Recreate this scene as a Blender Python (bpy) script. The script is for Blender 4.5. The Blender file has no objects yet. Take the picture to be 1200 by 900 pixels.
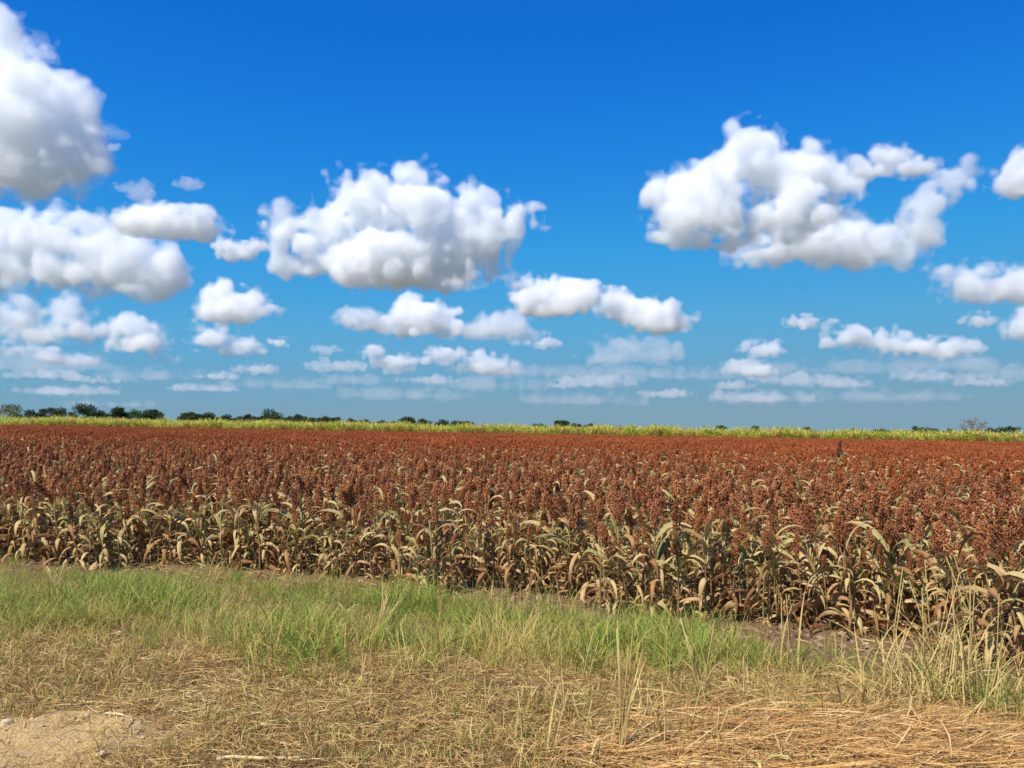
import bpy, math, random
import numpy as np
from mathutils import Matrix, Vector, Euler

random.seed(11)
RNG = np.random.default_rng(7)
SC = bpy.context.scene
COL = SC.collection
R = math.radians

# ------------------------------------------------------------------ camera
CAM_Z = 2.0
FPX = 1039.0                    # focal length in pixels of a 1200 px wide frame
PITCH, ROLL = R(2.94), R(0.92)
cam = bpy.data.cameras.new("camera")
cam.sensor_width = 36.0
cam.lens = 36.0 * FPX / 1200.0
cam.clip_start = 0.1
cam.clip_end = 120000.0
camo = bpy.data.objects.new("camera", cam)
COL.objects.link(camo)
CAM_M = Matrix.Translation((0, 0, CAM_Z)) @ Matrix.Rotation(math.pi / 2 + PITCH, 4, 'X') @ Matrix.Rotation(ROLL, 4, 'Z')
camo.matrix_world = CAM_M
SC.camera = camo

# ------------------------------------------------------------------ sky, sun, exposure
SUN_EL, SUN_AZ = R(53), R(224)          # azimuth clockwise from +Y
world = bpy.data.worlds.new("World")
SC.world = world
world.use_nodes = True
wn = world.node_tree
sky = wn.nodes.new('ShaderNodeTexSky')
sky.sky_type = 'NISHITA'
sky.sun_disc = False
sky.sun_elevation = SUN_EL
sky.sun_rotation = SUN_AZ
sky.altitude = 0
sky.air_density = 1.0
sky.dust_density = 0.0
sky.ozone_density = 2.0
# the Nishita sky, developed like the photograph's saturated film: deep blue overhead, greyer and dimmer at the haze line
sep = wn.nodes.new('ShaderNodeSeparateColor')
dv = wn.nodes.new('ShaderNodeMath'); dv.operation = 'MULTIPLY'; dv.inputs[1].default_value = 1 / 10.0
dev = wn.nodes.new('ShaderNodeValToRGB')
SKY_STOPS = [(.07, (.004, .105, .52)), (.122, (.007, .156, .645)), (.16, (.013, .223, .73)), (.25, (.040, .34, .76)),
             (.40, (.105, .40, .69)), (.62, (.165, .385, .57)), (.90, (.215, .366, .474))]
while len(dev.color_ramp.elements) < len(SKY_STOPS):
    dev.color_ramp.elements.new(.5)
for e_, (p_, c_) in zip(dev.color_ramp.elements, SKY_STOPS):
    e_.position = p_; e_.color = (*c_, 1)
up = wn.nodes.new('ShaderNodeVectorMath'); up.operation = 'SCALE'; up.inputs['Scale'].default_value = 10.0
wn.links.new(sky.outputs[0], sep.inputs[0]); wn.links.new(sep.outputs[0], dv.inputs[0]); wn.links.new(dv.outputs[0], dev.inputs[0])
wn.links.new(dev.outputs[0], up.inputs[0]); wn.links.new(up.outputs[0], wn.nodes['Background'].inputs[0])
wn.nodes['Background'].inputs[1].default_value = 0.084
sun = bpy.data.lights.new("sun", 'SUN')
sun.energy = 5.0   # high tropical sun from behind
sun.angle = R(0.53)
sun.color = (1.0, 0.945, 0.84)
suno = bpy.data.objects.new("sun", sun)
COL.objects.link(suno)
sdir = Vector((math.sin(SUN_AZ) * math.cos(SUN_EL), math.cos(SUN_AZ) * math.cos(SUN_EL), math.sin(SUN_EL)))
suno.rotation_euler = sdir.to_track_quat('Z', 'Y').to_euler()
suno.location = sdir * 50
SC.view_settings.view_transform = 'Standard'
SC.view_settings.look = 'None'
SC.view_settings.exposure = 0.25
SC.view_settings.gamma = 1.0
SC.view_settings.use_curve_mapping = False
SC.render.engine = 'CYCLES'
SC.cycles.max_bounces = 34
SC.cycles.diffuse_bounces = 3
SC.cycles.glossy_bounces = 2
SC.cycles.transmission_bounces = 4
SC.cycles.transparent_max_bounces = 8
SC.cycles.volume_bounces = 32
SC.cycles.use_denoising = True
SC.cycles.use_adaptive_sampling = True
SC.cycles.adaptive_threshold = 0.02


def ray(px, py):
    """direction through a pixel of the 1200 x 900 picture"""
    v = Vector(((px - 600) / FPX, -(py - 450) / FPX, -1.0))
    d = CAM_M.to_3x3() @ v
    return d


def ground_at(px, py, z=0.0):
    d = ray(px, py)
    t = (z - CAM_Z) / d.z
    return d.x * t, d.y * t


# ------------------------------------------------------------------ noise
def lattice(seed, n=32):
    return np.random.default_rng(seed).random((n, n, n)).astype(np.float32)


def grid_noise(seed, xs, ys, zs):
    """value noise on an axis-aligned grid, separable interpolation"""
    A = lattice(seed)

    def iw(v):
        f = np.floor(v)
        t = (v - f).astype(np.float32)
        return (f.astype(int) % 32), ((f.astype(int) + 1) % 32), t * t * (3 - 2 * t)
    i0, i1, w = iw(xs)
    B = A[i0] * (1 - w)[:, None, None] + A[i1] * w[:, None, None]
    i0, i1, w = iw(ys)
    B = B[:, i0] * (1 - w)[None, :, None] + B[:, i1] * w[None, :, None]
    i0, i1, w = iw(zs)
    return B[:, :, i0] * (1 - w)[None, None, :] + B[:, :, i1] * w[None, None, :]


N2 = np.random.default_rng(5).random((64, 64))


def noise2(x, y):
    x = np.asarray(x, float); y = np.asarray(y, float)
    xi = np.floor(x).astype(int); yi = np.floor(y).astype(int)
    u = x - xi; v = y - yi
    u = u * u * (3 - 2 * u); v = v * v * (3 - 2 * v)
    a = N2[xi % 64, yi % 64]; b = N2[(xi + 1) % 64, yi % 64]
    c = N2[xi % 64, (yi + 1) % 64]; d = N2[(xi + 1) % 64, (yi + 1) % 64]
    return (a * (1 - u) + b * u) * (1 - v) + (c * (1 - u) + d * u) * v


def fbm2(x, y, o=4):
    s = 0; a = .5; f = 1.0
    for k in range(o):
        s = s + a * noise2(np.asarray(x) * f + 17.3 * k, np.asarray(y) * f + 9.1 * k)
        a *= .5; f *= 2.03
    return s / (1 - .5 ** o)


# ------------------------------------------------------------------ layout of the land
def field_edge(x):              # where the first sorghum row stands
    x = np.asarray(x, float); c = np.clip(x, -8.5, 6.0)
    return 10.5 - .46 * c - .020 * c * c - .30 * (x - c)


def far_edge(x):                # where the sorghum ends and the cane begins
    return 174.0 - 0.215 * x


def sstep(a, b, v):
    t = np.clip((np.asarray(v, float) - a) / (b - a), 0, 1)
    return t * t * (3 - 2 * t)


def ground_z(x, y):
    x = np.asarray(x, float); y = np.asarray(y, float)
    s = y - field_edge(x)       # negative on the verge
    near = sstep(60, 25, np.hypot(x, y))
    z = 0.16 * sstep(-1.0, -4.0, s)
    z = z + near * (0.05 * (fbm2(x * .9, y * .9) - .5) + 0.05 * (fbm2(x * 4 + 3, y * 4, 3) - .5))
    z = z - 0.03 * sstep(0.9, .2, np.abs(s + .35))
    z = z + .10 * (fbm2(x * 6.5 + 1, y * 6.5, 2) - .5) * np.exp(-(((x + 2.6) / 1.2) ** 2 + ((y - 5.2) / .7) ** 2))
    # low heap of trampled earth by the road
    z = z + .06 * np.exp(-(((x + 2.4) / .9) ** 2 + ((y - 5.35) / .45) ** 2))
    return z


def gz(x, y):
    return float(ground_z(x, y))


# ------------------------------------------------------------------ mesh helper
class MB:
    def __init__(self):
        self.v = []; self.f = []; self.t = []; self.m = []; self.n = 0

    def add(self, v, f, tint=0.5, mat=0):
        v = np.asarray(v, float).reshape(-1, 3)
        self.v.append(v)
        tt = np.broadcast_to(np.asarray(tint, float), (len(v),))
        self.t.append(tt)
        for q in f:
            self.f.append(tuple(int(i) + self.n for i in q))
        self.m.extend([mat] * len(f))
        self.n += len(v)

    def add_mb(self, o, M=None, mat=None, dt=0.0):
        v = np.concatenate(o.v)
        if M is not None:
            A = np.array(M)
            v = v @ A[:3, :3].T + A[:3, 3]
        self.v.append(v); self.t.append(np.concatenate(o.t) + dt)
        self.f.extend([tuple(i + self.n for i in q) for q in o.f])
        self.m.extend(o.m if mat is None else [mat] * len(o.f))
        self.n += len(v)

    def mesh(self, name, mats, smooth=False):
        me = bpy.data.meshes.new(name)
        v = np.concatenate(self.v) if self.v else np.zeros((0, 3))
        me.from_pydata(v.tolist(), [], self.f)
        a = me.attributes.new('tint', 'FLOAT', 'POINT')
        a.data.foreach_set('value', np.concatenate(self.t).astype(np.float32))
        for m in mats:
            me.materials.append(m)
        me.polygons.foreach_set('material_index', self.m)
        if smooth:
            me.polygons.foreach_set('use_smooth', [True] * len(me.polygons))
        me.update()
        return me


def link(name, data, parent=None, loc=None, rot=None, scale=None):
    o = bpy.data.objects.new(name, data)
    COL.objects.link(o)
    if parent is not None:
        o.parent = parent
    if loc is not None:
        o.location = loc
    if rot is not None:
        o.rotation_euler = rot
    if scale is not None:
        o.scale = scale if hasattr(scale, '__len__') else (scale,) * 3
    return o


def tag(o, label=None, cat=None, group=None, kind=None):
    if label: o['label'] = label
    if cat: o['category'] = cat
    if group: o['group'] = group
    if kind: o['kind'] = kind
    return o


# ------------------------------------------------------------------ materials
def new_mat(name):
    m = bpy.data.materials.new(name)
    m.use_nodes = True
    nt = m.node_tree
    nt.nodes.clear()
    out = nt.nodes.new('ShaderNodeOutputMaterial')
    return m, nt, out


def N(nt, t, **kw):
    n = nt.nodes.new(t)
    for k, v in kw.items():
        setattr(n, k, v)
    return n


def plant_mat(name, stops, rand=0.35, trans=0.25, rough=0.6, tcol=None, noise=0.25, nscale=25.0, spec=0.25):
    """colour from a ramp over the piece's own tint + a per-plant shift + fine noise"""
    m, nt, out = new_mat(name)
    L = nt.links.new
    at = N(nt, 'ShaderNodeAttribute', attribute_name='tint')
    oi = N(nt, 'ShaderNodeObjectInfo')
    tc = N(nt, 'ShaderNodeTexCoord')
    nz = N(nt, 'ShaderNodeTexNoise'); nz.inputs['Scale'].default_value = nscale; nz.inputs['Detail'].default_value = 3
    L(tc.outputs['Object'], nz.inputs['Vector'])
    a = N(nt, 'ShaderNodeMath', operation='MULTIPLY_ADD'); a.inputs[1].default_value = rand; a.inputs[2].default_value = -rand / 2
    L(oi.outputs['Random'], a.inputs[0])
    b = N(nt, 'ShaderNodeMath', operation='MULTIPLY_ADD'); b.inputs[1].default_value = noise; b.inputs[2].default_value = -noise / 2
    L(nz.outputs['Fac'], b.inputs[0])
    s1 = N(nt, 'ShaderNodeMath', operation='ADD'); L(at.outputs['Fac'], s1.inputs[0]); L(a.outputs[0], s1.inputs[1])
    s2 = N(nt, 'ShaderNodeMath', operation='ADD'); L(s1.outputs[0], s2.inputs[0]); L(b.outputs[0], s2.inputs[1])
    cr = N(nt, 'ShaderNodeValToRGB')
    els = cr.color_ramp.elements
    while len(els) < len(stops):
        els.new(0.5)
    for e, (p, c) in zip(els, stops):
        e.position = p; e.color = (*c, 1)
    L(s2.outputs[0], cr.inputs[0])
    bs = N(nt, 'ShaderNodeBsdfPrincipled')
    bs.inputs['Roughness'].default_value = rough
    bs.inputs['Specular IOR Level'].default_value = spec
    L(cr.outputs[0], bs.inputs['Base Color'])
    if trans > 0:
        tr = N(nt, 'ShaderNodeBsdfTranslucent')
        L(cr.outputs[0], tr.inputs['Color'])
        mx = N(nt, 'ShaderNodeMixShader'); mx.inputs[0].default_value = trans
        L(bs.outputs[0], mx.inputs[1]); L(tr.outputs[0], mx.inputs[2])
        L(mx.outputs[0], out.inputs['Surface'])
    else:
        L(bs.outputs[0], out.inputs['Surface'])
    return m


M_LEAF = plant_mat('sorghum_leaf', [(0.0, (.15, .060, .022)), (.22, (.36, .18, .065)), (.48, (.62, .455, .205)),
                                    (.70, (.37, .325, .105)), (1.0, (.12, .16, .04))], rand=.30, trans=.22, nscale=14)
M_STALK = plant_mat('sorghum_stalk', [(0.0, (.24, .13, .055)), (.5, (.28, .24, .09)), (1.0, (.17, .19, .06))], rand=.6, trans=0)
M_HEAD = plant_mat('sorghum_head', [(0.0, (.115, .030, .013)), (.4, (.32, .076, .022)), (.75, (.48, .125, .033)), (1.0, (.58, .23, .07))],
                   rand=.40, trans=0, rough=.75, noise=.3, nscale=40)
M_HEAD_BROWN = plant_mat('brown_sorghum_head', [(0.0, (.10, .037, .018)), (.4, (.285, .097, .037)), (.75, (.45, .168, .060)), (1.0, (.55, .28, .12))],
                   rand=.45, trans=0, rough=.75, noise=.3, nscale=40)  # browner head colour, most frequent near the field's edge
M_HEAD_DARK = plant_mat('dark_sorghum_head', [(0.0, (.05, .02, .012)), (.5, (.10, .042, .022)), (1.0, (.17, .08, .04))], rand=.1, trans=0, rough=.8, noise=.3, nscale=40)
M_CANE = plant_mat('cane_leaf', [(0.0, (.36, .22, .07)), (.35, (.66, .56, .11)), (.65, (.62, .62, .09)), (1.0, (.13, .24, .03))], rand=.7, trans=.3, noise=.2, nscale=2)
M_GRASS = plant_mat('green_grass', [(0.0, (.64, .46, .165)), (.35, (.50, .44, .10)), (.7, (.27, .37, .052)), (1.0, (.125, .27, .026))], rand=.5, trans=.3, nscale=8)
M_DRY = plant_mat('dry_grass', [(0.0, (.17, .095, .033)), (.4, (.48, .31, .10)), (.75, (.70, .49, .175)), (1.0, (.78, .62, .30))], rand=.4, trans=.15, nscale=12)
M_STRAW = plant_mat('straw', [(0.0, (.26, .115, .036)), (.5, (.66, .37, .115)), (1.0, (.80, .57, .25))], rand=.4, trans=.1, nscale=12)
M_BLADE = plant_mat('tall_grass_blade', [(0.0, (.56, .37, .13)), (.4, (.70, .54, .21)), (.7, (.38, .38, .085)), (1.0, (.14, .23, .03))], rand=.2, trans=.25, nscale=10)


def tree_mat(name, a, b):
    return plant_mat(name, [(0.0, a), (1.0, b)], rand=.3, trans=.2, noise=.3, nscale=.8)


M_TREE = tree_mat('tree_leaves', (.022, .040, .012), (.065, .095, .026))
M_TREE_PALE = tree_mat('tree_leaves_pale', (.10, .13, .05), (.20, .22, .09))
M_TREE_BARE = tree_mat('tree_twigs', (.20, .16, .12), (.33, .27, .19))
M_TREE_BLUE = tree_mat('tree_leaves_bluish', (.05, .10, .04), (.10, .17, .06))
M_BARK = plant_mat('bark', [(0.0, (.07, .05, .035)), (1.0, (.18, .14, .10))], rand=.3, trans=0, noise=.8, nscale=3)


def stone_mat(name, a, b):
    m, nt, out = new_mat(name); L = nt.links.new
    tc = N(nt, 'ShaderNodeTexCoord')
    nz = N(nt, 'ShaderNodeTexNoise'); nz.inputs['Scale'].default_value = 30; nz.inputs['Detail'].default_value = 6
    L(tc.outputs['Object'], nz.inputs['Vector'])
    mx = N(nt, 'ShaderNodeMix', data_type='RGBA')
    L(nz.outputs['Fac'], mx.inputs[0]); mx.inputs[6].default_value = (*a, 1); mx.inputs[7].default_value = (*b, 1)
    bs = N(nt, 'ShaderNodeBsdfPrincipled'); bs.inputs['Roughness'].default_value = .85
    L(mx.outputs[2], bs.inputs['Base Color'])
    bp = N(nt, 'ShaderNodeBump'); bp.inputs['Strength'].default_value = .5; bp.inputs['Distance'].default_value = .004
    L(nz.outputs['Fac'], bp.inputs['Height']); L(bp.outputs[0], bs.inputs['Normal'])
    L(bs.outputs[0], out.inputs['Surface'])
    return m


M_STONE = stone_mat('pale_stone', (.46, .34, .20), (.66, .52, .34))
M_STONE_W = stone_mat('white_stone', (.72, .66, .56), (.85, .80, .70))
M_CLOD = stone_mat('earth_clod', (.18, .11, .065), (.36, .25, .16))
M_SAND_CLOD = stone_mat('sandy_clod', (.52, .35, .17), (.72, .52, .29))


def ground_mat():
    """earth whose colour follows the verge's own zones, stored on the mesh as weights"""
    m, nt, out = new_mat('earth'); L = nt.links.new
    tc = N(nt, 'ShaderNodeTexCoord')

    def noise(scale, det=6, rough=.6):
        n = N(nt, 'ShaderNodeTexNoise'); n.inputs['Scale'].default_value = scale; n.inputs['Detail'].default_value = det
        n.inputs['Roughness'].default_value = rough
        L(tc.outputs['Object'], n.inputs['Vector']); return n.outputs['Fac']

    def ramp(fac, stops):
        c = N(nt, 'ShaderNodeValToRGB'); e = c.color_ramp.elements
        while len(e) < len(stops): e.new(.5)
        for q, (p, col) in zip(e, stops):
            q.position = p; q.color = (*col, 1)
        L(fac, c.inputs[0]); return c.outputs[0]

    def mix(f, a, b):
        x = N(nt, 'ShaderNodeMix', data_type='RGBA'); L(f, x.inputs[0]); L(a, x.inputs[6]); L(b, x.inputs[7]); return x.outputs[2]

    def attr(n):
        return N(nt, 'ShaderNodeAttribute', attribute_name=n).outputs['Fac']
    fine = noise(48, 10, .75); mid = noise(5, 6)
    soil = ramp(fine, [(.3, (.11, .062, .028)), (.5, (.235, .145, .075)), (.7, (.36, .235, .13))])
    verge = ramp(fine, [(.3, (.08, .046, .018)), (.5, (.25, .15, .062)), (.72, (.50, .32, .135))])
    sand = ramp(fine, [(.34, (.34, .19, .07)), (.48, (.72, .46, .19)), (.66, (.88, .65, .34))])
    c = mix(attr('verge'), soil, verge)
    c = mix(attr('sand'), c, sand)
    land = ramp(noise(.02, 4), [(.35, (.10, .105, .062)), (.65, (.20, .185, .125))])
    c = mix(attr('land'), c, land)
    bs = N(nt, 'ShaderNodeBsdfPrincipled'); bs.inputs['Roughness'].default_value = .95; bs.inputs['Specular IOR Level'].default_value = .1
    L(c, bs.inputs['Base Color'])
    add = N(nt, 'ShaderNodeMath', operation='MULTIPLY_ADD'); L(mid, add.inputs[0]); add.inputs[1].default_value = 2.0; L(fine, add.inputs[2])
    bp = N(nt, 'ShaderNodeBump'); bp.inputs['Strength'].default_value = 1.0; bp.inputs['Distance'].default_value = .03
    L(add.outputs[0], bp.inputs['Height']); L(bp.outputs[0], bs.inputs['Normal'])
    L(bs.outputs[0], out.inputs['Surface'])
    return m


M_EARTH = ground_mat()
M_ROAD = stone_mat('asphalt', (.045, .045, .05), (.12, .115, .115))


# ------------------------------------------------------------------ the ground: one sheet to the horizon
def axis(a, b, step, far, n):
    core = np.arange(a, b + 1e-6, step)
    g = (np.geomspace(step, far, n))
    return np.concatenate([(a - np.cumsum(g))[::-1], core, b + np.cumsum(g)])


gx = axis(-9.5, 7.5, .07, 9000, 46)
gy = axis(2.5, 14.5, .07, 9000, 46)
X, Y = np.meshgrid(gx, gy, indexing='ij')
Z = ground_z(X, Y)
nx, ny = X.shape
gv = np.stack([X, Y, Z], -1).reshape(-1, 3)
ii = np.arange(nx * ny).reshape(nx, ny)
gf = np.stack([ii[:-1, :-1], ii[1:, :-1], ii[1:, 1:], ii[:-1, 1:]], -1).reshape(-1, 4)
me = bpy.data.meshes.new('ground')
me.from_pydata(gv.tolist(), [], gf.tolist())
me.polygons.foreach_set('use_smooth', [True] * len(me.polygons))


def verge_w(x, y):
    s = np.asarray(y) - field_edge(np.asarray(x))
    return sstep(-1.3, -2.8, s + 1.2 * (fbm2(np.asarray(x) * 1.1, np.asarray(y) * 1.1) - .5)) * sstep(9.5, 8.2, np.asarray(y))


def sand_w(x, y):
    x = np.asarray(x, float); y = np.asarray(y, float)
    n = fbm2(x * 2.2 + 5, y * 3.2)
    d = 1.2 - np.sqrt(((x + 2.75) / .8) ** 2 + ((y - 5.15) / .5) ** 2)
    return np.clip(d * 2.0 + (n - .5) * 2.8, 0, 1)


a1 = me.attributes.new('verge', 'FLOAT', 'POINT'); a1.data.foreach_set('value', verge_w(X, Y).reshape(-1).astype(np.float32))
a2 = me.attributes.new('sand', 'FLOAT', 'POINT'); a2.data.foreach_set('value', sand_w(X, Y).reshape(-1).astype(np.float32))
a3 = me.attributes.new('land', 'FLOAT', 'POINT'); a3.data.foreach_set('value', sstep(190, 240, np.hypot(X, Y)).reshape(-1).astype(np.float32))
me.materials.append(M_EARTH)
tag(link('ground', me), kind='structure')

# the road whose worn edge shows in the lower corner
rb = MB()
xs = np.linspace(-60, 60, 401)
edge = 3.48 - .36 * xs + .10 * (fbm2(xs * 1.7, xs * 0 + 3.3) - .5)
e_in = np.stack([xs, edge, np.array([gz(a, b) for a, b in zip(xs, edge)]) - .02], -1)
e_top = np.stack([xs, edge - .03, ground_z(xs, edge) * 0 + .205], -1)
e_far = np.stack([xs - 2.05, edge - 6.0, xs * 0 + .22], -1)
n = len(xs)
rb.add(np.concatenate([e_in, e_top, e_far]), [(i, i + 1, n + i + 1, n + i)[::-1] for i in range(n - 1)] + [(n + i, n + i + 1, 2 * n + i + 1, 2 * n + i)[::-1] for i in range(n - 1)])
tag(link('road', rb.mesh('road', [M_ROAD])), kind='structure')


# ------------------------------------------------------------------ plant pieces
def leaf(L, W, th0, bend, rnd, segs=7, curl=.3, side=0.0, twist=0.0, tint=.5, tip=.15, bpow=1.3, mat=0):
    """arching blade from the origin towards +X; three vertices across so it folds along its rib"""
    mb = MB()
    p = np.zeros(3); vs = []; ts = []
    th = th0; az = 0.0
    for i in range(segs + 1):
        t = i / segs
        th = th0 - bend * t ** bpow
        az = side * t
        d = np.array([math.cos(th) * math.cos(az), math.cos(th) * math.sin(az), math.sin(th)])
        if i:
            p = p + d * L / segs
        w = W * (min(1, .45 + 2.4 * t) * (1 - max(0, (t - .35) / .65) ** 1.8) + .02)
        b = np.array([-math.sin(az), math.cos(az), 0.0])
        nn = np.cross(d, b)
        tw = twist * t
        b2 = b * math.cos(tw) + nn * math.sin(tw)
        n2 = np.cross(d, b2)
        vs += [p + b2 * w * .5 - n2 * w * curl * .5, p, p - b2 * w * .5 - n2 * w * curl * .5]
        tt = tint - tip * t * t
        ts += [tt - .05, tt + .06, tt - .05]
    f = []
    for i in range(segs):
        a = i * 3
        f += [(a, a + 3, a + 4, a + 1), (a + 1, a + 4, a + 5, a + 2)]
    mb.add(vs, f, ts, mat)
    return mb


def tube(path, radii, sides=5, tint=.5, mat=0, mb=None):
    mb = mb or MB()
    path = np.asarray(path, float)
    vs = []
    for i, p in enumerate(path):
        d = path[min(i + 1, len(path) - 1)] - path[max(i - 1, 0)]
        d = d / np.linalg.norm(d)
        a = np.cross(d, [0.31, .9, .22]); a /= np.linalg.norm(a); b = np.cross(d, a)
        for k in range(sides):
            an = 2 * math.pi * k / sides
            vs.append(p + radii[i] * (a * math.cos(an) + b * math.sin(an)))
    f = []
    for i in range(len(path) - 1):
        for k in range(sides):
            f.append((i * sides + k, i * sides + (k + 1) % sides, (i + 1) * sides + (k + 1) % sides, (i + 1) * sides + k))
    f.append(tuple(range((len(path) - 1) * sides, len(path) * sides)))
    mb.add(vs, f, tint, mat)
    return mb


OCT_V = np.array([(1, 0, 0), (-1, 0, 0), (0, 1, 0), (0, -1, 0), (0, 0, 1), (0, 0, -1)], float)
OCT_F = [(0, 2, 4), (2, 1, 4), (1, 3, 4), (3, 0, 4), (2, 0, 5), (1, 2, 5), (3, 1, 5), (0, 3, 5)]


def seed_head(rnd, Lh, Rh, k, size, mat=0):
    """panicle: a spindle of small grain clusters on upswept branches"""
    mb = MB()
    if k > 60:
        tube([(0, 0, -.02), (0, 0, Lh * .5), (0, 0, Lh * .9)], [.005, .005, .003], 4, .45, mat, mb)
    for i in range(k):
        t = (i + rnd.random()) / k
        t = t ** .85
        prof = math.sin(math.pi * (0.07 + .86 * t)) ** .7 * (1.08 - .35 * t)
        az = rnd.random() * 2 * math.pi
        lump = 1 + .22 * math.sin(az * 3 + t * 9)
        r = Rh * prof * lump * (rnd.uniform(.35, 1.0) ** .6)
        z = Lh * t + .10 * Lh * (r / Rh) + rnd.uniform(-.01, .01)
        s = size * rnd.uniform(.7, 1.35)
        d = Vector((math.cos(az) * .55, math.sin(az) * .55, 1)).normalized()
        q = d.to_track_quat('Z', 'Y').to_matrix()
        v = (OCT_V * np.array([s, s, s * 1.7])) @ np.array(q).T + np.array([r * math.cos(az), r * math.sin(az), z])
        mb.add(v, OCT_F, rnd.uniform(.15, .85), mat)
    return mb


rp = random.Random(3)
# libraries of pieces shared by all plants
LEAVES_UP = [leaf(rp.uniform(.42, .64), rp.uniform(.048, .076), R(rp.uniform(50, 78)), R(rp.uniform(80, 165)), rp, 7,
                  rp.uniform(.15, .5), rp.uniform(-.6, .6), rp.uniform(-1.8, 1.8), rp.uniform(.28, .84), rp.uniform(.1, .35), rp.uniform(1.1, 2.2)) for _ in range(16)]
LEAVES_DRY = [leaf(rp.uniform(.34, .58), rp.uniform(.040, .068), R(rp.uniform(20, 60)), R(rp.uniform(110, 150)), rp, 7,
                   rp.uniform(.3, .9), rp.uniform(-1.0, 1.0), rp.uniform(-2.4, 2.4), rp.uniform(.06, .52), rp.uniform(.05, .2), rp.uniform(.6, 1.2)) for _ in range(14)]


def stalk_mb(h, rnd):
    bx, by = rnd.uniform(-.02, .02), rnd.uniform(-.02, .02)
    pts = [(0, 0, -.04), (bx, by, h * .33), (bx * .5, by * .6, h * .66), (0, 0, h)]
    mb = tube(pts, [.011, .010, .008, .0055], 5, .35)
    for z in (.15, .32, .5, .66):                     # nodes
        tube([(bx * z * 2.2 * (1 if z < .4 else .6), by * z * 2 * (1 if z < .4 else .6), h * z - .006), (bx * z * 2.2 * (1 if z < .4 else .6), by * z * 2 * (1 if z < .4 else .6), h * z + .006)], [.0125, .0125], 5, .15, 0, mb)
    return mb


STALK_H = .88
STALKS = [stalk_mb(STALK_H, rp) for _ in range(5)]
HEADS = [seed_head(rp, rp.uniform(.24, .31), rp.uniform(.036, .056), 230, .0076) for _ in range(10)]
HEADS_MID = [seed_head(rp, rp.uniform(.24, .31), rp.uniform(.038, .056), 100, .0112) for _ in range(8)]
HEADS_FAR = [seed_head(rp, rp.uniform(.25, .31), rp.uniform(.045, .06), 30, .021) for _ in range(6)]


def plant_layout(rnd):
    """where the pieces of one plant sit: list of (kind, index, matrix)"""
    out = [('stalk', rnd.randrange(5), Matrix.Identity(4))]
    nl = rnd.randint(9, 11)
    az = rnd.random() * 6.28
    for i in range(nl):
        t = i / (nl - 1)
        h = STALK_H * (.09 + .83 * t)
        az += math.pi + rnd.uniform(-.5, .5)
        dry = t < .45 or rnd.random() < .22
        k = ('dry', rnd.randrange(14)) if dry else ('up', rnd.randrange(16))
        sc = rnd.uniform(.8, 1.1) * (1 - .18 * max(0, t - .6) / .4)
        out.append((k[0], k[1], Matrix.Translation((0, 0, h)) @ Matrix.Rotation(az, 4, 'Z') @ Matrix.Scale(sc, 4)))
    tilt = abs(rnd.gauss(0, .22))
    out.append(('head', rnd.randrange(10), Matrix.Translation((0, 0, STALK_H - .005)) @ Matrix.Rotation(rnd.random() * 6.28, 4, 'Z') @ Matrix.Rotation(tilt, 4, 'X') @ Matrix.Scale(rnd.uniform(.85, 1.12), 4)))
    return out


PIECES = {'stalk': STALKS, 'up': LEAVES_UP, 'dry': LEAVES_DRY, 'head': HEADS}
PMATS = [M_STALK, M_LEAF, M_HEAD]


def joined_plant(rnd, heads, leaves=True):
    mb = MB()
    for kind, i, M in plant_layout(rnd):
        if kind == 'head':
            mb.add_mb(heads[i % len(heads)], M, 2)
        elif kind == 'stalk':
            mb.add_mb(STALKS[i], M, 0)
        elif leaves:
            mb.add_mb(PIECES[kind][i], M, 1)
    return mb


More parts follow.
